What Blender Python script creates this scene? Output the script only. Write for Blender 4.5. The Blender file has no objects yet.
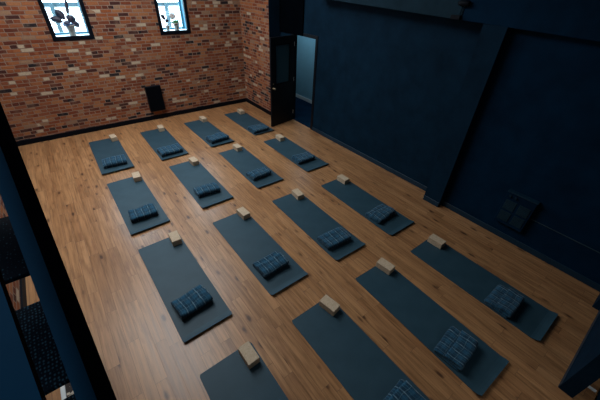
import bpy, bmesh, math, random
from mathutils import Vector, Matrix, noise
random.seed(7)
S = bpy.context.scene
COL = S.collection
R = math.radians

# ---------------------------------------------------------------- camera
YAW, PIT, ROL, CH = 0.684478549, 0.634338906, 0.0450617215, 3.3439
d = Vector((math.sin(YAW)*math.cos(PIT), math.cos(YAW)*math.cos(PIT), -math.sin(PIT)))
r0 = Vector((math.cos(YAW), -math.sin(YAW), 0)); u0 = r0.cross(d)
rr = r0*math.cos(ROL) + u0*math.sin(ROL); uu = -r0*math.sin(ROL) + u0*math.cos(ROL)
cd = bpy.data.cameras.new('camera'); cam = bpy.data.objects.new('camera', cd); COL.objects.link(cam)
cd.sensor_width = 36; cd.lens = 36*301.007/600; cd.clip_start = 0.02
cam.matrix_world = Matrix(((rr.x, uu.x, -d.x, 0), (rr.y, uu.y, -d.y, 0), (rr.z, uu.z, -d.z, CH), (0, 0, 0, 1)))
S.camera = cam

# ---------------------------------------------------------------- world, lights, exposure
w = bpy.data.worlds.new('world'); S.world = w; w.use_nodes = True
bg = w.node_tree.nodes['Background']; bg.inputs[0].default_value = (0.62, 0.86, 1.0, 1); bg.inputs[1].default_value = 19.0
def area(name, loc, size, power, color, target, portal=False):
    l = bpy.data.lights.new(name, 'AREA'); l.shape = 'RECTANGLE'; l.size, l.size_y = size
    l.energy = power; l.color = color
    o = bpy.data.objects.new(name, l); COL.objects.link(o); o.location = loc
    o.rotation_euler = (Vector(target)-Vector(loc)).to_track_quat('-Z', 'Y').to_euler()
    if portal: l.cycles.is_portal = True
    return o
area('skylight_back', (0.7, 6.9, 5.4), (4.0, 2.6), 215, (0.90, 0.96, 1.0), (1.1, 6.4, 0))
area('skylight_middle', (0.4, 4.4, 5.4), (1.8, 1.6), 55, (0.92, 0.97, 1.0), (0.6, 4.6, 0))
area('window_portal_a', (0.65, 9.27, 3.1), (0.62, 1.9), 1, (1, 1, 1), (0.65, 5, 3.1), True)
area('window_portal_b', (2.88, 9.27, 3.1), (0.62, 1.9), 1, (1, 1, 1), (2.88, 5, 3.1), True)
area('room_fill_beyond', (2.9, -2.6, 2.6), (0.6, 0.6), 9, (0.92, 0.97, 1.0), (2.8, -2.0, 0))  # added unseen fill that brightens the floor beyond the near wall
area('stair_fill', (-0.7, -0.2, 5.3), (0.5, 0.5), 9, (0.75, 0.9, 1.0), (-0.7, 0.6, 2.4))  # added unseen fill that brightens the blue tops of the stair rails
area('corridor_light', (5.8, 7.6, 2.5), (0.6, 1.6), 11, (0.62, 0.86, 1.0), (5.8, 7.6, 0))
S.view_settings.view_transform = 'Standard'; S.view_settings.look = 'None'
S.view_settings.exposure = 0.0; S.view_settings.gamma = 1; S.view_settings.use_curve_mapping = False

# ---------------------------------------------------------------- material helpers
def newmat(name, color=(0.5, 0.5, 0.5), rough=0.6, metal=0.0, spec=0.5):
    m = bpy.data.materials.new(name); m.use_nodes = True
    b = m.node_tree.nodes['Principled BSDF']
    b.inputs['Base Color'].default_value = (*color, 1); b.inputs['Roughness'].default_value = rough
    b.inputs['Metallic'].default_value = metal; b.inputs['Specular IOR Level'].default_value = spec
    return m
class NT:
    def __init__(s, m): s.t = m.node_tree; s.b = s.t.nodes['Principled BSDF']
    def n(s, kind, **kw):
        x = s.t.nodes.new(kind)
        for k, v in kw.items(): setattr(x, k, v)
        return x
    def l(s, a, b): s.t.links.new(a, b)
    def math(s, op, a, b=None, clamp=False):
        x = s.n('ShaderNodeMath', operation=op, use_clamp=clamp)
        for i, v in enumerate((a, b)):
            if v is None: continue
            if isinstance(v, (int, float)): x.inputs[i].default_value = v
            else: s.l(v, x.inputs[i])
        return x.outputs[0]
    def mix(s, f, a, b, blend='MIX'):
        x = s.n('ShaderNodeMix', data_type='RGBA', blend_type=blend)
        for i, v in ((0, f), (6, a), (7, b)):
            if isinstance(v, (int, float)): x.inputs[i].default_value = v
            elif isinstance(v, tuple): x.inputs[i].default_value = (*v, 1)
            else: s.l(v, x.inputs[i])
        return x.outputs[2]
    def ramp(s, f, stops, interp='LINEAR'):
        x = s.n('ShaderNodeValToRGB'); x.color_ramp.interpolation = interp
        e = x.color_ramp.elements
        while len(e) < len(stops): e.new(0.5)
        for i, (p, c) in enumerate(stops):
            e[i].position = p; e[i].color = (*c, 1) if len(c) == 3 else c
        s.l(f, x.inputs[0]); return x.outputs[0]
    def coords(s, sx=1, sy=1, sz=1, order='xyz', kind='Object'):
        tc = s.n('ShaderNodeTexCoord'); sp = s.n('ShaderNodeSeparateXYZ'); cb = s.n('ShaderNodeCombineXYZ')
        s.l(tc.outputs[kind], sp.inputs[0])
        for i, (ch, sc) in enumerate(zip(order, (sx, sy, sz))):
            s.l(s.math('MULTIPLY', sp.outputs['xyz'.index(ch)], sc), cb.inputs[i])
        return cb.outputs[0]
    def noise(s, vec, scale, detail=3, rough=0.5, out=0):
        x = s.n('ShaderNodeTexNoise'); x.inputs['Scale'].default_value = scale
        x.inputs['Detail'].default_value = detail; x.inputs['Roughness'].default_value = rough
        s.l(vec, x.inputs['Vector']); return x.outputs[out]
    def bump(s, h, strength, dist):
        x = s.n('ShaderNodeBump'); x.inputs['Strength'].default_value = strength; x.inputs['Distance'].default_value = dist
        s.l(h, x.inputs['Height']); s.l(x.outputs[0], s.b.inputs['Normal'])

def brick_material(name, order):
    m = newmat(name, rough=0.9, spec=0.2); t = NT(m)
    v = t.coords(order=order)
    wob = t.n('ShaderNodeVectorMath', operation='MULTIPLY_ADD')
    t.l(t.noise(v, 5.0, 3, out=1), wob.inputs[0]); wob.inputs[1].default_value = (0.030, 0.024, 0); t.l(v, wob.inputs[2])
    def bk(width, row, offs):
        b = t.n('ShaderNodeTexBrick'); b.offset = offs; b.squash = 0.54; b.squash_frequency = 3; b.inputs['Scale'].default_value = 1
        b.inputs['Brick Width'].default_value = width; b.inputs['Row Height'].default_value = row
        b.inputs['Mortar Size'].default_value = 0.0085; b.inputs['Mortar Smooth'].default_value = 0.35
        b.inputs['Color1'].default_value = (0, 0, 0, 1); b.inputs['Color2'].default_value = (1, 1, 1, 1)
        b.inputs['Mortar'].default_value = (0, 0, 0, 1); t.l(wob.outputs[0], b.inputs['Vector']); return b
    A = bk(0.222, 0.0735, 0.5)
    tone = t.noise(v, 1.1, 2)                      # patches of the old wall differ in firing
    f = t.math('ADD', A.outputs[0], t.math('MULTIPLY', t.math('SUBTRACT', tone, 0.5), 0.22), clamp=True)
    c = t.ramp(f, [(0.0, (0.026, 0.021, 0.024)), (0.045, (0.080, 0.030, 0.024)), (0.12, (0.145, 0.040, 0.024)),
                   (0.22, (0.225, 0.060, 0.027)), (0.34, (0.330, 0.100, 0.038)), (0.47, (0.390, 0.140, 0.056)),
                   (0.58, (0.270, 0.074, 0.031)), (0.68, (0.420, 0.172, 0.075)), (0.80, (0.300, 0.100, 0.048)),
                   (0.89, (0.36, 0.21, 0.125)), (0.94, (0.60, 0.48, 0.34))], 'CONSTANT')
    fine = t.noise(v, 34, 4, 0.7)
    c = t.mix(0.40, c, t.ramp(fine, [(0.3, (0.45, 0.42, 0.42)), (0.7, (1.0, 1.0, 1.0))]), 'MULTIPLY')
    smear = t.ramp(t.noise(v, 5, 5, 0.65), [(0.52, (0, 0, 0)), (0.72, (1, 1, 1))])
    c = t.mix(t.math('MULTIPLY', smear, 0.45), c, (0.26, 0.17, 0.115))
    mort = t.mix(t.noise(v, 1.7, 2), (0.17, 0.095, 0.062), (0.44, 0.32, 0.25))
    c = t.mix(A.outputs[1], c, mort)
    t.l(c, t.b.inputs['Base Color'])
    h = t.math('ADD', t.math('MULTIPLY', A.outputs[1], -1.0), t.math('MULTIPLY', fine, 0.5))
    t.bump(h, 0.7, 0.012)
    return m

def plank_material():
    m = newmat('rustic_plank_floor', rough=0.36, spec=0.5); t = NT(m)
    v = t.coords(order='yxz')
    def bk(c1, c2, off):
        b = t.n('ShaderNodeTexBrick'); b.offset = off; b.offset_frequency = 2; b.squash_frequency = 3; b.squash = 0.72
        b.inputs['Scale'].default_value = 1
        b.inputs['Brick Width'].default_value = 1.15; b.inputs['Row Height'].default_value = 0.118
        b.inputs['Mortar Size'].default_value = 0.0016; b.inputs['Mortar Smooth'].default_value = 0.3
        b.inputs['Color1'].default_value = (*c1, 1); b.inputs['Color2'].default_value = (*c2, 1)
        b.inputs['Mortar'].default_value = (0, 0, 0, 1); t.l(v, b.inputs['Vector']); return b
    A = bk((0, 0, 0), (1, 1, 1), 0.37)
    base = t.ramp(A.outputs[0], [(0.0, (0.345, 0.166, 0.070)), (0.25, (0.385, 0.190, 0.082)), (0.6, (0.418, 0.209, 0.090)),
                                 (1.0, (0.450, 0.232, 0.104))])
    # grain, shifted per board
    sh = t.n('ShaderNodeVectorMath', operation='MULTIPLY_ADD')
    t.l(A.outputs[0], sh.inputs[0]); sh.inputs[1].default_value = (7, 13, 5); t.l(v, sh.inputs[2])
    mp = t.n('ShaderNodeMapping'); mp.inputs['Scale'].default_value = (1.1, 19, 1); t.l(sh.outputs[0], mp.inputs[0])
    g = t.noise(mp.outputs[0], 1.6, 5, 0.65)
    base = t.mix(0.65, base, t.ramp(g, [(0.34, (0.42, 0.38, 0.36)), (0.5, (0.95, 0.94, 0.93)), (0.68, (1.38, 1.37, 1.35))]), 'MULTIPLY')
    mp2 = t.n('ShaderNodeMapping'); mp2.inputs['Scale'].default_value = (1.5, 7, 1); t.l(sh.outputs[0], mp2.inputs[0])
    patch = t.noise(mp2.outputs[0], 1.3, 3, 0.6)
    base = t.mix(t.ramp(patch, [(0.56, (0, 0, 0)), (0.72, (0.6, 0.6, 0.6))]), base, (0.215, 0.090, 0.042))
    mp3 = t.n('ShaderNodeMapping'); mp3.inputs['Scale'].default_value = (3.6, 9.6, 1); t.l(sh.outputs[0], mp3.inputs[0])
    vo = t.n('ShaderNodeTexVoronoi'); vo.inputs['Scale'].default_value = 1.0; vo.inputs['Randomness'].default_value = 1.0
    wv = t.n('ShaderNodeVectorMath', operation='MULTIPLY_ADD')
    t.l(t.noise(v, 14, 2, out=1), wv.inputs[0]); wv.inputs[1].default_value = (0.18, 0.18, 0); t.l(mp3.outputs[0], wv.inputs[2])
    t.l(wv.outputs[0], vo.inputs['Vector'])
    sel = t.math('GREATER_THAN', t.n('ShaderNodeSeparateColor').outputs[0], 0.66)
    sc = sel.node.inputs[0].links[0].from_node; t.l(vo.outputs['Color'], sc.inputs[0])
    knot = t.math('MULTIPLY', t.ramp(vo.outputs['Distance'], [(0.11, (1, 1, 1)), (0.26, (0, 0, 0))]), sel)
    ring = t.math('MULTIPLY', t.ramp(vo.outputs['Distance'], [(0.18, (1, 1, 1)), (0.46, (0, 0, 0))]), sel)
    base = t.mix(t.math('MULTIPLY', ring, 0.38), base, (0.235, 0.098, 0.042))
    base = t.mix(t.math('MULTIPLY', knot, 0.85), base, (0.065, 0.030, 0.018))
    base = t.mix(t.math('MULTIPLY', A.outputs[1], 0.75), base, (0.10, 0.045, 0.022))
    t.l(base, t.b.inputs['Base Color'])
    t.l(t.math('ADD', t.math('MULTIPLY', g, 0.14), 0.25), t.b.inputs['Roughness'])
    t.bump(t.math('SUBTRACT', t.math('MULTIPLY', g, 0.25), A.outputs[1]), 0.35, 0.003)
    return m

def paint(name, color, rough=0.6, var=0.25, scale=3.0, spec=0.4):
    m = newmat(name, color, rough, spec=spec); t = NT(m)
    v = t.coords(); n = t.noise(v, scale, 5, 0.6)
    lo = tuple(c*(1-var) for c in color); hi = tuple(c*(1+var) for c in color)
    t.l(t.ramp(n, [(0.3, lo), (0.7, hi)]), t.b.inputs['Base Color'])
    t.bump(t.noise(v, 60, 3), 0.08, 0.002)
    return m

M = {}
M['brick_back'] = brick_material('old_brick_facing_room', 'xzy')
M['brick_side'] = brick_material('old_brick_side', 'yzx')
M['planks'] = plank_material()
M['navy'] = paint('navy_wall_paint', (0.0032, 0.0170, 0.0355), 0.8, spec=0.06)
M['navy_deep'] = paint('deep_navy_wall_paint', (0.0012, 0.0160, 0.0400), 0.8, spec=0.05)
M['navy_trim'] = paint('navy_gloss_trim', (0.006, 0.028, 0.052), 0.45, 0.1, spec=0.25)
M['steel_grey'] = paint('grey_navy_bulkhead_paint', (0.0115, 0.030, 0.046), 0.8, spec=0.05)
M['black'] = paint('black_paint_and_shade', (0.0012, 0.0020, 0.0035), 0.8, 0.2, spec=0.0)  # black of the wall board; on the stringer side it stands for shade
M['blackmetal'] = newmat('black_metal', (0.002, 0.004, 0.008), 0.6, 0.0, 0.12)
M['door'] = paint('near_black_door_paint', (0.0020, 0.0035, 0.0070), 0.5, 0.1, spec=0.25)
M['ceiling'] = paint('dark_ceiling', (0.03, 0.035, 0.04), 0.9)
M['pale'] = paint('pale_corridor_paint', (0.20, 0.42, 0.54), 0.7, 0.05)
M['brass'] = newmat('aged_brass', (0.55, 0.42, 0.25), 0.35, 1.0)
M['chrome'] = newmat('white_hinge_metal', (0.6, 0.62, 0.62), 0.35, 0.6)
M['railblue'] = paint('blue_painted_steel', (0.003, 0.085, 0.20), 0.6, 0.12, spec=0.2)
M['railside'] = paint('brown_steel_in_shade', (0.008, 0.005, 0.005), 0.8, 0.2, spec=0.0)  # brown rail steel, near black because the side's shade is in the colour
M['greyblue'] = paint('grey_blue_plastic', (0.016, 0.040, 0.060), 0.6, 0.1)
M['fenceblue'] = paint('outdoor_blue_stain', (0.026, 0.056, 0.070), 0.8, 0.1)
M['white'] = paint('white_paint', (0.75, 0.78, 0.78), 0.6, 0.04)
M['iceblue'] = paint('pale_blue_paint', (0.045, 0.17, 0.25), 0.5, 0.05)
def clear_glass():
    m = bpy.data.materials.new('window_glass'); m.use_nodes = True; t = m.node_tree; t.nodes.clear()
    o = t.nodes.new('ShaderNodeOutputMaterial'); mx = t.nodes.new('ShaderNodeMixShader'); tr = t.nodes.new('ShaderNodeBsdfTransparent'); gl = t.nodes.new('ShaderNodeBsdfGlossy')
    tr.inputs[0].default_value = (0.94, 0.98, 1.0, 1); gl.inputs['Roughness'].default_value = 0.02; mx.inputs[0].default_value = 0.06
    t.links.new(tr.outputs[0], mx.inputs[1]); t.links.new(gl.outputs[0], mx.inputs[2]); t.links.new(mx.outputs[0], o.inputs[0]); return m
M['glass'] = clear_glass()
M['doorglass'] = newmat('door_glass_reflection', (0.022, 0.065, 0.095), 0.25)  # opaque; the pane's bluish reflection is put into its base colour
M['clay'] = paint('grey_pot', (0.34, 0.31, 0.28), 0.8, 0.1)
M['leafdark'] = paint('dark_leaf', (0.035, 0.030, 0.050), 0.4, 0.2)
M['leafgreen'] = paint('green_leaf', (0.05, 0.20, 0.08), 0.4, 0.2)
M['petal'] = paint('white_petal', (0.85, 0.80, 0.78), 0.6, 0.05)
M['foil'] = paint('blue_foil', (0.05, 0.12, 0.28), 0.3, 0.5, 20)
M['ground'] = paint('pale_outdoor_ground', (0.82, 0.84, 0.86), 0.9, 0.04)

def mat_rubber():
    m = newmat('slate_blue_rubber', rough=0.55, spec=0.32); t = NT(m); v = t.coords()
    n = t.noise(v, 5, 3)
    t.l(t.ramp(n, [(0.3, (0.021, 0.056, 0.080)), (0.7, (0.027, 0.067, 0.094))]), t.b.inputs['Base Color'])
    x = t.n('ShaderNodeTexVoronoi'); x.inputs['Scale'].default_value = 260; t.l(v, x.inputs['Vector'])
    t.bump(x.outputs[0], 0.15, 0.001); return m
M['mat'] = mat_rubber()
def mat_cork():
    m = newmat('pale_cork', rough=0.75, spec=0.3); t = NT(m); v = t.coords()
    a = t.noise(v, 55, 4, 0.7); b = t.noise(v, 9, 2)
    c = t.ramp(a, [(0.33, (0.50, 0.375, 0.245)), (0.5, (0.60, 0.46, 0.315)), (0.7, (0.66, 0.53, 0.385))])
    c = t.mix(0.3, c, t.ramp(b, [(0.3, (0.7, 0.7, 0.7)), (0.7, (1, 1, 1))]), 'MULTIPLY')
    t.l(c, t.b.inputs['Base Color']); t.bump(a, 0.2, 0.002); return m
M['cork'] = mat_cork()
def mat_plaid():
    m = newmat('navy_plaid_wool', rough=0.95, spec=0.1); t = NT(m)
    tc = t.n('ShaderNodeTexCoord'); sp = t.n('ShaderNodeSeparateXYZ')
    wv = t.n('ShaderNodeVectorMath', operation='MULTIPLY_ADD'); t.l(t.noise(tc.outputs['UV'], 4.5, 2, out=1), wv.inputs[0])
    wv.inputs[1].default_value = (0.05, 0.05, 0); t.l(tc.outputs['UV'], wv.inputs[2]); t.l(wv.outputs[0], sp.inputs[0])
    fade = t.ramp(t.noise(tc.outputs['UV'], 13, 2), [(0.35, (0.25, 0.25, 0.25)), (0.6, (1, 1, 1))])
    no = t.noise(tc.outputs['UV'], 30, 3)
    def band(ch, period, phase, width):
        a = t.math('ADD', t.math('ADD', sp.outputs[ch], phase), t.math('MULTIPLY', t.math('SUBTRACT', no, 0.5), 0.006))
        a = t.math('FRACT', t.math('DIVIDE', a, period))
        a = t.math('ABSOLUTE', t.math('SUBTRACT', a, 0.5))
        return t.math('SUBTRACT', 1.0, t.math('DIVIDE', a, width/period), clamp=True)
    c = (0.019, 0.086, 0.155)
    P = 0.105
    for ch in (0, 1):
        wd = t.math('GREATER_THAN', band(ch, P, 0.02*ch, 0.028), 0.02)
        c = t.mix(t.math('MULTIPLY', wd, 0.55), c, (0.010, 0.034, 0.060))
    for ch, ph, col, wd, s in ((0, 0.01, (0.21, 0.34, 0.42), 0.0080, 0.95), (0, 0.045, (0.05, 0.15, 0.23), 0.008, 0.7),
                              (0, 0.075, (0.12, 0.22, 0.28), 0.004, 0.6),
                              (1, 0.035, (0.14, 0.25, 0.32), 0.0055, 0.6), (1, 0.08, (0.045, 0.14, 0.21), 0.008, 0.6)):
        f = t.math('MULTIPLY', t.math('MULTIPLY', band(ch, P, ph, wd), s), fade)
        c = t.mix(f, c, col)
    # fuzzy weave
    fz = t.noise(tc.outputs['UV'], 160, 2, 0.6)
    c = t.mix(0.6, c, t.ramp(fz, [(0.35, (0.45, 0.45, 0.45)), (0.65, (1.25, 1.25, 1.25))]), 'MULTIPLY')
    t.l(c, t.b.inputs['Base Color']); t.b.inputs['Sheen Weight'].default_value = 0.15
    t.bump(fz, 0.5, 0.003); return m
M['plaid'] = mat_plaid()
def mat_tread():
    m = newmat('raised_pattern_tread', rough=0.7, metal=0.0, spec=0.08); t = NT(m)
    v = t.coords(95, 70, 1)
    x = t.n('ShaderNodeTexVoronoi'); x.inputs['Scale'].default_value = 1; x.inputs['Randomness'].default_value = 0.35; t.l(v, x.inputs['Vector'])
    f = t.ramp(x.outputs['Distance'], [(0.20, (1, 1, 1)), (0.36, (0, 0, 0))])
    c = t.mix(f, (0.003, 0.010, 0.022), (0.040, 0.12, 0.19)); t.l(c, t.b.inputs['Base Color'])
    t.bump(f, 0.6, 0.004); return m
M['tread'] = mat_tread()
def mat_grille():
    m = newmat('black_speaker_cloth', (0.002, 0.003, 0.005), 0.9, 0.0, 0.05); t = NT(m)
    x = t.n('ShaderNodeTexVoronoi'); x.inputs['Scale'].default_value = 120; t.l(t.coords(), x.inputs['Vector']); t.bump(x.outputs[0], 0.3, 0.002); return m
M['grille'] = mat_grille()
def mat_woven():
    m = newmat('grey_white_woven', rough=0.95); t = NT(m)
    x = t.n('ShaderNodeTexVoronoi'); x.inputs['Scale'].default_value = 1; t.l(t.coords(30, 30, 30), x.inputs['Vector'])
    t.l(t.ramp(x.outputs['Color'], [(0.45, (0.04, 0.03, 0.028)), (0.6, (0.55, 0.48, 0.38))]), t.b.inputs['Base Color']); return m
M['woven'] = mat_woven()

# ---------------------------------------------------------------- object helpers
def tag(o, label=None, cat=None, group=None, kind=None):
    if label: o['label'] = label
    if cat: o['category'] = cat
    if group: o['group'] = group
    if kind: o['kind'] = kind
    return o
def empty(name, loc, rz=0):
    o = bpy.data.objects.new(name, None); COL.objects.link(o); o.location = loc; o.rotation_euler = (0, 0, rz); o.empty_display_size = 0.1
    return o
def link(name, bm, m, parent=None, loc=(0, 0, 0), rz=0, smooth=False):
    me = bpy.data.meshes.new(name); bmesh.ops.recalc_face_normals(bm, faces=bm.faces); bm.to_mesh(me); bm.free()
    for mm in (m if isinstance(m, (list, tuple)) else [m]): me.materials.append(M[mm])
    if smooth:
        for p in me.polygons: p.use_smooth = True
    o = bpy.data.objects.new(name, me); COL.objects.link(o); o.location = loc; o.rotation_euler = (0, 0, rz)
    if parent: o.parent = parent
    return o
def bx(bm, a, b, bev=0.0, seg=2, mi=0):
    vs = [bm.verts.new((x, y, z)) for x in (a[0], b[0]) for y in (a[1], b[1]) for z in (a[2], b[2])]
    fs = [bm.faces.new([vs[i] for i in q]) for q in ((0, 1, 3, 2), (4, 6, 7, 5), (0, 4, 5, 1), (2, 3, 7, 6), (0, 2, 6, 4), (1, 5, 7, 3))]
    for f in fs: f.material_index = mi
    if bev:
        es = list({e for f in fs for e in f.edges})
        bmesh.ops.bevel(bm, geom=es, offset=bev, segments=seg, affect='EDGES', profile=0.5)
    return vs
def box(name, a, b, m, parent=None, bev=0.0, kind=None):
    bm = bmesh.new(); bx(bm, a, b, bev); o = link(name, bm, m, parent)
    if kind: o['kind'] = kind
    return o
def lathe(bm, prof, c=(0, 0, 0), n=24, axis='z'):
    rings = []
    for (rad, h) in prof:
        ring = []
        for k in range(n):
            a = 2*math.pi*k/n; p = (rad*math.cos(a), rad*math.sin(a), h)
            if axis == 'y': p = (p[0], p[2], p[1])
            if axis == 'x': p = (p[2], p[0], p[1])
            ring.append(bm.verts.new((c[0]+p[0], c[1]+p[1], c[2]+p[2])))
        rings.append(ring)
    for a, b in zip(rings, rings[1:]):
        for k in range(n): bm.faces.new((a[k], a[(k+1) % n], b[(k+1) % n], b[k]))
    bm.faces.new(rings[0]); bm.faces.new(rings[-1])
def tube(bm, pts, rad, n=10):
    pts = [Vector(p) for p in pts]; rings = []
    for i, p in enumerate(pts):
        tn = (pts[min(i+1, len(pts)-1)]-pts[max(i-1, 0)]).normalized()
        up = Vector((0, 0, 1)) if abs(tn.z) < 0.9 else Vector((1, 0, 0))
        s = tn.cross(up).normalized(); q = s.cross(tn)
        rings.append([bm.verts.new(p+rad*(math.cos(2*math.pi*k/n)*s+math.sin(2*math.pi*k/n)*q)) for k in range(n)])
    for a, b in zip(rings, rings[1:]):
        for k in range(n): bm.faces.new((a[k], a[(k+1) % n], b[(k+1) % n], b[k]))
    bm.faces.new(rings[0]); bm.faces.new(rings[-1])
def prism_x(bm, prof, x0, x1, mi=0):
    """closed profile in y,z extruded along x"""
    a = [bm.verts.new((x0, y, z)) for y, z in prof]; b = [bm.verts.new((x1, y, z)) for y, z in prof]
    n = len(prof); fs = []
    for k in range(n): fs.append(bm.faces.new((a[k], a[(k+1) % n], b[(k+1) % n], b[k])))
    fs.append(bm.faces.new(a)); fs.append(bm.faces.new(b[::-1]))
    for f in fs: f.material_index = mi
    return fs

# ---------------------------------------------------------------- room shell
YB, XL, XS, XD, XR, H = 8.889, -1.222, 4.781, 5.138, 4.985, 5.6
YN = -0.64; YE = -4.0
WT = 0.40                                            # thickness of the brick wall
box('floor', (XL-0.3, YE-0.2, -0.2), (XD+0.02, YB+0.3, 0), 'planks', kind='structure')
# back brick wall with two window openings
wins = [(0.262, 1.045), (2.498, 3.279)]; WZ0, WZ1 = 2.068, 4.15
bm = bmesh.new(); xs = [XL-0.3, wins[0][0], wins[0][1], wins[1][0], wins[1][1], XD+0.4]
for i in range(5):
    if i % 2 == 0: bx(bm, (xs[i], YB, 0), (xs[i+1], YB+WT, H))
    else: bx(bm, (xs[i], YB, 0), (xs[i+1], YB+WT, WZ0)); bx(bm, (xs[i], YB, WZ1), (xs[i+1], YB+WT, H))
bmesh.ops.remove_doubles(bm, verts=bm.verts, dist=0.0005)
o = link('wall_back', bm, 'brick_back'); o['kind'] = 'structure'
box('wall_left', (XL-0.3, YE-0.2, 0), (XL, YB, H), 'brick_side', kind='structure')
# brick return at the back right, its near end painted navy
YST = 7.42
box('wall_brick_return', (XS, YST+0.012, 0), (XD+0.4, YB, H), 'brick_side', kind='structure')
box('trim_1', (XS+0.006, YST, 0), (XD, YST+0.012, H), 'navy', kind='structure')
# navy wall with doorway
DY0, DY1, DZ = 5.955, 6.86, 2.235
bm = bmesh.new(); PY0, PY1, XP = 1.87, 2.19, 4.853
bx(bm, (XD, PY1-0.1, 0), (XD+0.12, DY0, H)); bx(bm, (XD, DY1, 0), (XD+0.12, YST, H)); bx(bm, (XD, DY0, DZ), (XD+0.12, DY1, H))
o = link('wall_right', bm, 'navy'); o['kind'] = 'structure'
box('wall_pilaster', (XP, PY0, 0), (XD+0.12, PY1, 2.935), 'navy', kind='structure')
box('wall_right_near', (XR, YE-0.2, 0), (XD+0.12, PY0, H), 'navy_deep', kind='structure')
# bulkhead above the wall, two lengths
def bulkhead(name, y0, y1, m):
    bm = bmesh.new(); zb = lambda y: 2.883+0.0268*y
    vs = [bm.verts.new(p) for p in ((XP-0.003, y0, zb(y0)), (XP-0.003, y1, zb(y1)), (XD, y1, zb(y1)), (XD, y0, zb(y0)), (XP-0.003, y0, H), (XP-0.003, y1, H), (XD, y1, H), (XD, y0, H))]
    for q in ((0, 1, 2, 3), (4, 5, 6, 7), (0, 1, 5, 4), (1, 2, 6, 5), (2, 3, 7, 6), (3, 0, 4, 7)): bm.faces.new([vs[k] for k in q])
    o = link(name, bm, m); o['kind'] = 'structure'
bulkhead('wall_bulkhead_far', 2.52, 5.75, 'steel_grey')
bulkhead('wall_bulkhead_near', YN, 2.508, 'navy_deep')
box('trim_2', (XD-0.035, 6.45, DZ-0.02), (XD, YST, H), 'black', kind='structure')
# near wall (stub with wide opening beneath a lintel) and pilaster
box('wall_near', (3.072, YN-0.125, 0), (XR, YN, H), 'navy', kind='structure')
box('wall_near_lintel', (XL, YN-0.125, 2.75), (3.072, YN, H), 'navy', kind='structure')
box('wall_near_pilaster', (4.585, YN, 0), (XR, -0.56, 2.905), 'navy', kind='structure')
box('wall_front', (XL-0.3, YE-0.4, 0), (XD+0.12, YE-0.2, H), 'navy', kind='structure')
box('ceiling', (XL-0.3, YE-0.4, H), (XD+0.5, YB+WT, H+0.15), 'ceiling', kind='structure')
# corridor beyond the door
bm = bmesh.new(); bx(bm, (6.50, 4.9, 0), (6.6, 9.2, 2.7)); o = link('wall_corridor_far', bm, 'pale'); o['kind'] = 'structure'
bm = bmesh.new(); bx(bm, (XD+0.12, 4.8, 0), (6.6, 4.9, 2.7)); bx(bm, (XD+0.12, 9.20, 0), (6.6, 9.30, 2.7)); o = link('wall_corridor_end', bm, 'pale'); o['kind'] = 'structure'
box('floor_corridor', (XD+0.02, 4.8, -0.2), (6.6, 9.3, 0.0), 'navy_deep', kind='structure')
box('ceiling_corridor', (XD+0.12, 4.8, 2.7), (6.6, 9.3, 2.8), 'white', kind='structure')
box('baseboard_corridor', (6.482, 4.9, 0), (6.50, 9.2, 0.11), 'white', kind='structure')
# baseboards
def base(name, a, b, m):
    bm = bmesh.new(); bx(bm, a, b, 0.004, 1); o = link(name, bm, m); o['kind'] = 'structure'
base('baseboard_back', (XL, YB-0.02, 0), (XS-0.02, YB, 0.115), 'blackmetal')
base('baseboard_left', (XL, YE, 0), (XL+0.02, YB-0.02, 0.115), 'blackmetal')
base('baseboard_return', (XS-0.02, YST, 0), (XS, YB-0.02, 0.115), 'blackmetal')
base('baseboard_right', (XD-0.02, PY1, 0), (XD, DY0-0.06, 0.10), 'navy_trim')
base('baseboard_pilaster', (XP-0.018, PY0, 0), (XP, PY1, 0.10), 'navy_trim')
base('baseboard_right_near', (XR-0.018, YN, 0), (XR, PY0, 0.10), 'navy_trim')
base('baseboard_near', (3.072, YN, 0), (4.585, YN+0.006, 0.09), 'navy_trim')
# door frame
bm = bmesh.new()
bx(bm, (XD-0.015, DY0-0.06, 0), (XD+0.12, DY0+0.015, DZ+0.05)); bx(bm, (XD-0.015, DY1-0.015, 0), (XD+0.12, DY1+0.06, DZ+0.05)); bx(bm, (XD-0.015, DY0+0.015, DZ-0.02), (XD+0.12, DY1-0.015, DZ+0.05))
o = link('trim_3', bm, 'door'); o['kind'] = 'structure'

# open door leaf: hinge at (5.13,6.80), free end at (4.32,6.68)
hx, hy, fx, fy = 5.115, 6.80, 4.315, 6.672
DL = math.hypot(hx-fx, hy-fy); da = math.atan2(fy-hy, fx-hx)
door = empty('door_1', (hx, hy, 0), da); door['kind'] = 'structure'
door['label'] = 'black half-glazed door standing open into the room'
bm = bmesh.new(); T = 0.022; z0, z1 = 0.012, 2.20; gx0, gx1, gz0, gz1 = 0.17, 0.66, 1.12, 2.03
bx(bm, (0, -T, z0), (gx0, T, z1)); bx(bm, (gx1, -T, z0), (DL, T, z1)); bx(bm, (gx0, -T, z0), (gx1, T, gz0)); bx(bm, (gx0, -T, gz1), (gx1, T, z1))
bmesh.ops.remove_doubles(bm, verts=bm.verts, dist=0.0005)
link('door_leaf', bm, 'door', door)
box('glass_panel', (gx0, -0.006, gz0), (gx1, 0.006, gz1), 'doorglass', door)
bm = bmesh.new()
for s in (-1, 1):
    y0, y1 = sorted((s*T, s*(T+0.010)))
    bx(bm, (gx0-0.02, y0, gz0-0.02), (gx0+0.012, y1, gz1+0.02)); bx(bm, (gx1-0.012, y0, gz0-0.02), (gx1+0.02, y1, gz1+0.02))
    bx(bm, (gx0+0.012, y0, gz0-0.02), (gx1-0.012, y1, gz0+0.012)); bx(bm, (gx0+0.012, y0, gz1-0.012), (gx1-0.012, y1, gz1+0.02))
link('glazing_bead', bm, 'blackmetal', door)
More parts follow.
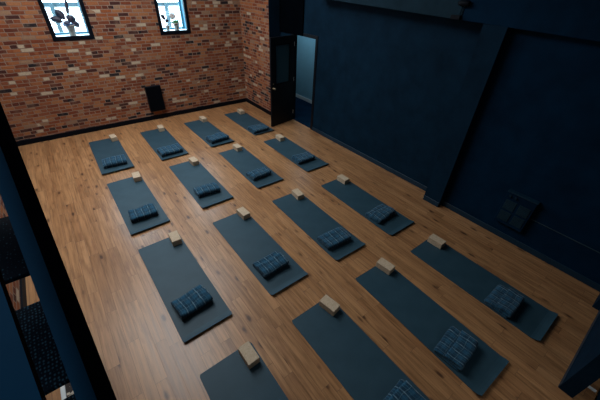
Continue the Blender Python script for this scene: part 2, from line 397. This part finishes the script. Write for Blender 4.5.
for s in (-1, 1):
    bm = bmesh.new(); lathe(bm, [(0.026, s*T), (0.026, s*(T+0.006)), (0.010, s*(T+0.012)), (0.010, s*(T+0.035)), (0.024, s*(T+0.042)), (0.028, s*(T+0.058)), (0.018, s*(T+0.070))], (DL-0.07, 0, 1.03), 20, 'y')
    k = link('door_knob', bm, 'brass', door, smooth=True); k['label'] = 'aged brass door knob'
bm = bmesh.new(); lathe(bm, [(0.016, -T-0.004), (0.016, -T)], (DL-0.07, 0, 1.14), 16, 'y'); k = link('door_lock', bm, 'brass', door)
bm = bmesh.new(); lathe(bm, [(0.016, T), (0.016, T+0.004)], (DL-0.07, 0, 1.14), 16, 'y'); k = link('door_lock', bm, 'brass', door)
for z in (0.25, 1.15, 2.0):
    bm = bmesh.new(); lathe(bm, [(0.008, z-0.05), (0.008, z+0.05)], (-0.004, 0.018, 0), 10); link('hinge', bm, 'chrome', door)

# windows
def window(idx, x0, x1):
    e = empty('window_%d' % idx, ((x0+x1)/2, YB, WZ0)); e['kind'] = 'structure'
    hw = (x1-x0)/2; h = WZ1-WZ0; y0, y1 = -0.012, 0.07; fr = 0.078
    bm = bmesh.new()
    bx(bm, (-hw, y0, 0), (-hw+fr, y1, h)); bx(bm, (hw-fr, y0, 0), (hw, y1, h))
    bx(bm, (-hw+fr, y0, 0), (hw-fr, y1, fr)); bx(bm, (-hw+fr, y0, h-fr), (hw-fr, y1, h))
    link('window_frame', bm, 'blackmetal', e)
    box('window_sill', (-hw, y1, -0.0), (hw, WT, fr-0.012), 'white', e)
    bm = bmesh.new()
    for s in (-1, 1): bx(bm, *[(min(s*hw, s*(hw-0.02)), y1, fr-0.012), (max(s*hw, s*(hw-0.02)), WT-0.045, h)])
    link('window_reveal', bm, 'iceblue', e)
    bm = bmesh.new(); a = WT-0.045; f2 = 0.05
    bx(bm, (-hw+0.02, a, fr-0.012), (-hw+0.02+f2, WT-0.01, h)); bx(bm, (hw-0.02-f2, a, fr-0.012), (hw-0.02, WT-0.01, h))
    bx(bm, (-hw+0.02+f2, a, fr-0.012), (hw-0.02-f2, WT-0.01, fr+0.03)); bx(bm, (-hw+0.02+f2, a, h-0.06), (hw-0.02-f2, WT-0.01, h))
    link('window_sash', bm, 'iceblue', e)
    box('window_pane', (-hw+0.02+f2, WT-0.03, fr+0.03), (hw-0.02-f2, WT-0.024, h-0.06), 'glass', e)
    return e
window(1, *wins[0]); window(2, *wins[1])
# outdoors: pale ground and a boarded pale-blue fence seen through the glass
box('ground_outdoors', (-8, YB+WT+0.02, -0.3), (14, 30, -0.25), 'ground', kind='structure')
bm = bmesh.new()
for k in range(20): bx(bm, (-2.0, 12.2, 0.0+0.14*k), (6.0, 12.24, 0.126+0.14*k))
f = link('garden_fence', bm, 'white'); tag(f, 'pale horizontal board fence outside the windows', 'fence')
f.location.z = -0.25
bx_ = box('fence_rail', (-2.0, 12.14, 2.70), (6.0, 12.18, 2.80), 'fenceblue', f)
for k, xx in enumerate((-1.4, 0.58, 2.4, 3.72)):
    p = box('fence_post', (xx, 12.08, 0), (xx+0.10, 12.14, 2.80), 'fenceblue', f)

# ---------------------------------------------------------------- yoga mats
MX = [(0.13, 8.236), (1.272, 8.181), (2.414, 8.182), (3.633, 8.203),
      (0.111, 6.066), (1.297, 6.068), (2.447, 6.059), (3.624, 6.006),
      (0.119, 3.904), (1.268, 3.843), (2.416, 3.787), (3.506, 3.661),
      (0.142, 1.695), (1.270, 1.622), (2.365, 1.612), (3.448, 1.478)]
MA = [-0.015, -0.006, 0.006, 0.001, 0.004, -0.004, -0.018, -0.006, 0.012, 0.003, -0.021, -0.013, 0.0, 0.0, -0.033, -0.005]
ROWS = ['back row by the brick wall', 'second row from the brick wall', 'third row from the brick wall', 'front row nearest the camera']
COLS = ['leftmost in', 'second from left in', 'third from left in', 'rightmost in']
def mat_mesh(seed, L=1.80, W=0.61, T=0.008):
    rnd = random.Random(seed); bm = bmesh.new(); nx, ny = 10, 60; rc = 0.012
    lift_end = 0.026+rnd.random()*0.008; lift_far = 0.0
    top = []; bot = []
    for j in range(ny+1):
        v = j/ny; y = -L*v; a = []; b = []
        near = max(0, (v-0.945)/0.055); far = max(0, (0.03-v)/0.03)
        for i in range(nx+1):
            x = W*i/nx
            if j in (0, ny):
                yy = y
                xx = min(max(x, rc), W-rc)
            else: xx, yy = x, y
            z = 0.0006+lift_end*near**1.6+lift_far*far**2
            z += 0.0008*max(0, noise.noise(Vector((x*4, y*3, seed*3.1))))
            a.append(bm.verts.new((xx, yy, z+T))); b.append(bm.verts.new((xx, yy, z)))
        top.append(a); bot.append(b)
    for j in range(ny):
        for i in range(nx):
            bm.faces.new((top[j][i], top[j][i+1], top[j+1][i+1], top[j+1][i])); bm.faces.new((bot[j][i], bot[j+1][i], bot[j+1][i+1], bot[j][i+1]))
        for s in (0, nx): bm.faces.new((top[j][s], top[j+1][s], bot[j+1][s], bot[j][s]))
    for j in (0, ny):
        for i in range(nx): bm.faces.new((top[j][i], top[j][i+1], bot[j][i+1], bot[j][i]))
    return bm
proto = None
mats = []
for k in range(16):
    o = link('yoga_mat', mat_mesh(k), 'mat', None, (MX[k][0], MX[k][1], 0), MA[k])
    tag(o, 'slate blue yoga mat, %s the %s' % (COLS[k % 4], ROWS[k//4]), 'yoga mat', 'yoga mats laid out in rows')
    mats.append(o)

# ---------------------------------------------------------------- cork blocks
BXY = [(0.663, 8.09), (1.778, 8.061), (2.944, 8.066), (4.117, 8.036), (0.648, 5.94), (1.806, 5.918), (2.898, 5.984), (4.053, 5.878),
       (0.650, 3.78), (1.799, 3.72), (2.913, 3.639), (4.0, 3.529), (0.662, 1.555), (1.779, 1.495), (2.862, 1.495), (3.944, 1.347)]
BA = [4, -3, 3, -2, -4, 3, 2, -2, -3, 4, -5, 2, 1, 10, 6, 2]
bm = bmesh.new(); bx(bm, (-0.067, -0.115, 0), (0.067, 0.115, 0.098), 0.005, 3)
blk = link('cork_block', bm, 'cork')
for k in range(16):
    o = blk if k == 0 else blk.copy()
    if k: COL.objects.link(o)
    o.location = (BXY[k][0]-0.012, BXY[k][1]-0.008, 0.0095); o.rotation_euler = (0, 0, R(BA[k]))
    tag(o, 'pale cork yoga block, %s the %s' % (COLS[k % 4], ROWS[k//4]), 'yoga block', 'cork blocks at the far end of each mat')

# ---------------------------------------------------------------- folded plaid blankets
def blanket_mesh(seed, W=0.44, L=0.30, layers=3, th=0.031):
    """one strip folded back and forth; the strip's section lies in y,z"""
    rnd = random.Random(seed); path = []
    gap = th+0.004; rb = gap/2
    z = th/2+0.001
    for k in range(layers):
        l = L-0.012*k-rnd.random()*0.016
        ys = [(-l/2+rb)+(l-2*rb)*i/9 for i in range(10)]
        if k % 2: ys = ys[::-1]
        if k == layers-1 and seed % 3 != 1: ys = [ys[0]+(y-ys[0])*0.70 for y in ys]
        for y in ys: path.append([y, z+k*gap])
        if k < layers-1:
            ye = ys[-1]; sg = 1 if k % 2 == 0 else -1
            for a in (-60, -30, 0, 30, 60):
                path.append([ye+sg*rb*math.cos(R(a))*1.25, z+k*gap+rb+rb*math.sin(R(a))])
    # tuck: the open end curls down over the edge below
    n = len(path); nx = 26; bm = bmesh.new(); uv = bm.loops.layers.uv.new('UV')
    s = [0]
    for a, b in zip(path, path[1:]): s.append(s[-1]+math.hypot(b[0]-a[0], b[1]-a[1]))
    up, dn = [], []
    for i, (y, zz) in enumerate(path):
        a = path[max(0, i-1)]; b = path[min(n-1, i+1)]; ty, tz = b[0]-a[0], b[1]-a[1]; q = math.hypot(ty, tz) or 1
        ny_, nz_ = -tz/q, ty/q
        ru, rd = [], []
        for j in range(nx+1):
            t = j/nx; hgt = zz/(layers*gap)
            x = (t-0.5)*W*(1-0.02*math.sin(i*0.5+seed)*0.7)
            e = min(t, 1-t)*W; edge = max(0, 1-e/0.02)
            h = th/2*(1-0.55*edge**2)*0.93
            dz = 0.020*hgt*noise.noise(Vector((x*6, y*7, seed*5.3+i*0.02)))+0.006*hgt*math.sin(x*14+seed)
            dy = 0.016*noise.noise(Vector((x*5, zz*30, seed*2.7)))*(0.3+hgt)
            ru.append(bm.verts.new((x, y+dy+ny_*h, max(0.002, zz+dz+nz_*h)))); rd.append(bm.verts.new((x, y+dy-ny_*h, max(0.001, zz+dz-nz_*h))))
        up.append(ru); dn.append(rd)
    def face(vs, uvs):
        f = bm.faces.new(vs)
        for lp, c in zip(f.loops, uvs): lp[uv].uv = c
    ox, oy = rnd.random()*0.3, rnd.random()*0.3
    for i in range(n-1):
        for j in range(nx):
            u0, u1 = W*j/nx+ox, W*(j+1)/nx+ox; v0, v1 = s[i]+oy, s[i+1]+oy
            face((up[i][j], up[i][j+1], up[i+1][j+1], up[i+1][j]), ((u0, v0), (u1, v0), (u1, v1), (u0, v1)))
            face((dn[i][j], dn[i+1][j], dn[i+1][j+1], dn[i][j+1]), ((u0, v0), (u0, v1), (u1, v1), (u1, v0)))
        for j in (0, nx):
            u0 = W*j/nx+ox; face((up[i][j], up[i+1][j], dn[i+1][j], dn[i][j]), ((u0, s[i]+oy), (u0, s[i+1]+oy), (u0+.01, s[i+1]+oy), (u0+.01, s[i]+oy)))
    for i in (0, n-1):
        for j in range(nx):
            u0, u1 = W*j/nx+ox, W*(j+1)/nx+ox
            face((up[i][j], up[i][j+1], dn[i][j+1], dn[i][j]), ((u0, s[i]), (u1, s[i]), (u1, s[i]+.01), (u0, s[i]+.01)))
    return bm
KXY = {0: (0.42, 6.83, -4, .44), 1: (1.55, 6.71, 2, .48), 2: (2.73, 6.73, 3, .48), 3: (3.89, 6.67, 1, .46), 4: (0.42, 4.70, -3, .42), 5: (1.58, 4.74, -3, .43),
       6: (2.70, 4.70, 2, .44), 7: (3.88, 4.70, -2, .45), 8: (0.42, 2.55, 6, .41), 9: (1.55, 2.49, 2, .42), 10: (2.65, 2.35, -3, .45), 11: (3.76, 2.33, 2, .46),
       13: (1.585, 0.23, 3, .42), 14: (2.56, 0.23, 5, .43), 15: (3.665, 0.18, 1, .43)}
for k, (x, y, a, wd) in KXY.items():
    ly = 3
    o = link('folded_blanket', blanket_mesh(k+3 if k > 3 else 3*k+1, wd, 0.34 if k < 4 else 0.30, ly), 'plaid', None, (x, y, 0.0100), R(a), smooth=True)
    c_ = {13: 'leftmost in', 14: 'middle of', 15: 'rightmost in'}.get(k, COLS[k % 4])
    tag(o, 'folded navy plaid blanket, %s the %s' % (c_, ROWS[k//4]), 'blanket', 'folded plaid blankets on the mats')

# ---------------------------------------------------------------- wall speaker on the brick wall
sp = empty('wall_speaker', (1.985, YB, 0.255)); tag(sp, 'black upright box speaker mounted low on the brick wall', 'speaker')
bm = bmesh.new(); bx(bm, (-0.195, -0.115, 0), (0.195, -0.012, 0.655), 0.008); link('cabinet', bm, 'blackmetal', sp)
bm = bmesh.new(); bx(bm, (-0.180, -0.121, 0.015), (0.180, -0.115, 0.640), 0.002, 1); link('grille', bm, 'grille', sp)
box('bracket', (-0.05, -0.012, 0.2), (0.05, 0, 0.45), 'blackmetal', sp)

# ---------------------------------------------------------------- heater panel on the navy wall
ht = empty('wall_heater', (XR, 0.785, 0.29)); tag(ht, 'small navy panel heater with four squares low on the dark wall', 'heater')
hw = 0.205
bm = bmesh.new(); bx(bm, (-0.075, -hw, 0), (-0.0, hw, 0.56), 0.006); link('casing', bm, 'navy_deep', ht)
bm = bmesh.new(); bx(bm, (-0.088, -hw-0.006, 0.545), (0, hw+0.006, 0.566), 0.003, 1); link('top_cap', bm, 'navy_trim', ht)
for (a, b) in ((-1, 0), (1, 0), (-1, 1), (1, 1)):
    yy = a*0.098; zz = 0.055+b*0.20
    bm = bmesh.new(); bx(bm, (-0.081, yy-0.078, zz), (-0.075, yy+0.078, zz+0.17), 0.003, 1)
    for q in range(6): bx(bm, (-0.083, yy-0.07, zz+0.015+q*0.026), (-0.081, yy+0.07, zz+0.026+q*0.026))
    link('square_grille', bm, 'steel_grey', ht)
for yy in (0.15, 0.07):
    bm = bmesh.new(); lathe(bm, [(0.017, -0.098), (0.017, -0.075)], (0, yy, 0.50), 16, 'x'); link('dial', bm, 'steel_grey', ht)
bm = bmesh.new(); tube(bm, [(XR-0.010, y, 0.54+0.004*math.sin(y*3)) for y in [0.575-0.05*i for i in range(25)]], 0.007, 8)
o = link('wall_cable', bm, 'greyblue'); tag(o, 'thin dark cable running level along the navy wall beside the heater', 'cable')

# ---------------------------------------------------------------- small spotlight at the bulkhead joint
XF = XP-0.003
sl = empty('spotlight', (XF, 2.53, 3.05)); tag(sl, 'small black spotlight fixed to the bulkhead above the navy wall', 'spotlight')
bm = bmesh.new(); bx(bm, (-0.05, -0.01, -0.10), (0, 0.13, -0.045), 0.006); link('base', bm, 'blackmetal', sl)
bm = bmesh.new(); tube(bm, [(-0.02, 0.02, -0.045), (-0.02, 0.01, 0.08)], 0.008); link('stem', bm, 'steel_grey', sl)
bm = bmesh.new(); lathe(bm, [(0.028, -0.09), (0.036, -0.08), (0.036, 0.03), (0.022, 0.07)], (-0.04, 0.0, 0.10), 20, 'y'); link('lamp_head', bm, 'blackmetal', sl, smooth=True)

# ---------------------------------------------------------------- staircase along the left brick wall
st = empty('staircase', (-0.7, -2.4, 0)); tag(st, 'blue steel staircase, sides blackened as shade, with open patterned treads along the left wall', 'staircase')
def stp(name, bm, m, **kw): 
    o = link(name, bm, m, **kw); o.parent = st; o.matrix_parent_inverse = Matrix.Translation((0.7, 2.4, 0)); return o
SL = 0.742; sc = 0.38
X1 = -0.228; X0 = X1-0.044
def T_(y): return CH-(CH-0.575)*sc+SL*(y-1.712*sc)
drop = 0.372                                               # vertical depth of the stringer plate
ya, yb = 0.65-T_(0.65)/SL, 2.6
def stringer(xa, xb, m=('railblue', 'black')):
    bm = bmesh.new()
    prof = [(ya+0.004, 0.0), (yb, T_(yb)), (yb, T_(yb)-drop), (ya+drop/SL+0.004, 0.0)]
    fs = prism_x(bm, prof, xa, xb, 1)
    fs[0].material_index = 0  # lit top stays blue, the shaded sides are coloured black
    return bm
stp('stringer', stringer(X0, X1), ('railblue', 'black'))
# treads
yB = CH; 
def tread(yf, z):
    bm = bmesh.new(); bx(bm, (XL+0.001, yf, z-0.018), (X0, yf+0.39, z), 0.003, 1); return bm
run = 0.349*sc/0.45; yf0 = 0.885*sc/0.45; zf0 = CH-(CH-2.131)*sc/0.45
for k in range(-11, 7):
    z = zf0+run*SL*k
    if z > 0.1: stp('tread', tread(yf0+run*k, z), 'tread')
# handrail and its posts
X2 = -0.2275
def HR(y): # upper edge of the rail's room face
    return 2.678+(y-0.578)*0.745
def hr(y): return CH+(HR(y/k_)-CH)*k_
k_ = 0.2275/0.272
bm = bmesh.new(); hd = 0.030
yA, yZ = -1.2, 2.3
def zt(y): return CH-(CH-2.553)*k_+0.745*(y-0.578*k_)
prof = [(yA, zt(yA)), (yZ, zt(yZ)), (yZ, zt(yZ)-hd), (yA, zt(yA)-hd)]
fs = prism_x(bm, prof, X2-0.085, X2, 1); fs[0].material_index = 0  # blue top; shade of the side is put into its dark colour
stp('handrail', bm, ('railblue', 'railside'))
for y in (-0.9, 2.1):
    bm = bmesh.new(); bx(bm, (X1-0.034, y-0.017, T_(y)+0.01), (X1-0.006, y+0.017, zt(y)-hd)); stp('post', bm, 'railside')

# folded throw on the floor under the stairs
ft = empty('folded_throw', (-0.90, 2.15, 0)); tag(ft, 'grey and white woven throw folded on the floor under the stairs', 'throw')
bm = bmesh.new(); bx(bm, (-0.045, -0.35, 0), (0.16, 0.30, 0.03), 0.01); link('throw_cloth', bm, 'woven', ft)
bm = bmesh.new(); bx(bm, (-0.085, -0.35, 0), (-0.045, 0.30, 0.032), 0.008); k = link('hem', bm, 'white', ft); k['label'] = 'plain white hem'

# beyond the near wall: white tape and a navy mat on the floor
bm = bmesh.new(); bx(bm, (3.325, -0.90, 0), (3.365, -0.81, 0.004)); o = link('tape_strip', bm, 'white'); tag(o, 'short white tape strip on the floor behind the near wall', 'tape')
bm = bmesh.new(); bx(bm, (2.9, -1.9, 0), (3.9, -0.915, 0.012), 0.004); o = link('floor_mat', bm, 'navy_trim'); tag(o, 'dark navy floor mat behind the near wall end', 'floor mat')

# ---------------------------------------------------------------- potted plants on the window sills
def leaf_bm(bm, p0, dirv, length, width, droop=0.3, n=6):
    p0 = Vector(p0); dv = Vector(dirv).normalized(); side = dv.cross(Vector((0, 1, 0)))
    if side.length < 0.1: side = dv.cross(Vector((0, 0, 1)))
    side.normalize(); prev = None
    for i in range(n+1):
        t = i/n; c = p0+dv*length*t-Vector((0, 0, 1))*droop*length*t*t
        wv = width*0.5*math.sin(math.pi*min(0.98, t*0.93+0.05))**0.8
        nrm = side.cross(dv).normalized()*0.002
        ring = [bm.verts.new(c-side*wv), bm.verts.new(c+nrm*(1+3*wv*8)), bm.verts.new(c+side*wv), bm.verts.new(c-nrm)]
        if prev:
            for k in range(4): bm.faces.new((prev[k], prev[(k+1) % 4], ring[(k+1) % 4], ring[k]))
        else: bm.faces.new(ring)
        prev = ring
    bm.faces.new(prev[::-1])
def pot(bm, rt, rb, h): lathe(bm, [(rb, 0), (rt*0.97, h*0.86), (rt*1.06, h*0.86), (rt*1.06, h), (rt*0.9, h), (rt*0.88, h*0.9)], (0, 0, 0), 20)
SZ = WZ0+0.066
p = empty('potted_plant', (0.668, YB+0.17, SZ)); tag(p, 'grey pot with dark broad leaves on the left window sill', 'plant')
bm = bmesh.new(); pot(bm, 0.085, 0.06, 0.21); link('pot', bm, 'clay', p, smooth=True)
bm = bmesh.new(); lathe(bm, [(0.02, 0.16), (0.085, 0.19), (0.11, 0.235), (0.07, 0.225), (0.01, 0.205)], (-0.03, 0, 0), 9); link('foil_wrap', bm, 'foil', p)
for (dx, dz, l, wd, dr) in ((-0.9, 0.62, 0.34, 0.10, 0.25), (-0.45, 0.9, 0.34, 0.11, 0.1), (0.35, 0.75, 0.26, 0.13, 0.2), (0.65, 0.35, 0.22, 0.13, 0.3), (-0.2, 0.3, 0.18, 0.12, 0.2), (0.22, 1.0, 0.46, 0.05, -0.05)):
    bm = bmesh.new(); tube(bm, [(0, 0, 0.16), (dx*l*0.35, 0, 0.17+dz*l*0.45)], 0.005, 6); leaf_bm(bm, (dx*l*0.35, 0, 0.17+dz*l*0.45), (dx, 0.15, dz), l*0.70, wd*1.35, dr)
    link('leaf', bm, 'leafdark', p, smooth=True)
p = empty('orchid_pot', (2.98, YB+0.16, SZ)); tag(p, 'grey pot with green leaves and a white bloom on the right window sill', 'plant')
bm = bmesh.new(); pot(bm, 0.075, 0.055, 0.17); link('pot', bm, 'clay', p, smooth=True)
for (dx, dz, l, wd) in ((-0.8, 0.6, 0.16, 0.06), (0.5, 0.8, 0.16, 0.06), (0.1, 1, 0.14, 0.05), (-0.4, 0.9, 0.13, 0.05), (0.8, 0.5, 0.12, 0.05)):
    bm = bmesh.new(); leaf_bm(bm, (0, 0, 0.14), (dx, 0.1, dz), l, wd, 0.3); link('leaf', bm, 'leafgreen', p, smooth=True)
bm = bmesh.new(); tube(bm, [(0, 0, 0.14), (-0.03, 0, 0.24), (-0.06, 0, 0.31)], 0.004, 6); link('stem', bm, 'leafgreen', p)
bm = bmesh.new()
for k in range(6):
    a = k*math.pi/3; leaf_bm(bm, (-0.06, -0.01, 0.32), (math.cos(a), 0.02, math.sin(a)), 0.085, 0.075, 0)
link('bloom', bm, 'petal', p, smooth=True)
p = empty('small_potted_plant', (2.755, YB+0.16, SZ)); tag(p, 'small grey pot with one dark leaf on the right window sill', 'plant')
bm = bmesh.new(); pot(bm, 0.045, 0.035, 0.115); link('pot', bm, 'clay', p, smooth=True)
bm = bmesh.new(); tube(bm, [(0, 0, 0.11), (-0.01, 0, 0.2), (-0.05, 0, 0.27)], 0.004, 6); link('stem', bm, 'leafdark', p)
for (dx, dz, l, z) in ((-0.5, 0.8, 0.14, 0.25), (0.6, 0.3, 0.10, 0.2)):
    bm = bmesh.new(); leaf_bm(bm, (-0.03, 0, z), (dx, 0.1, dz), l, 0.085, 0.1); link('leaf', bm, 'leafdark', p, smooth=True)
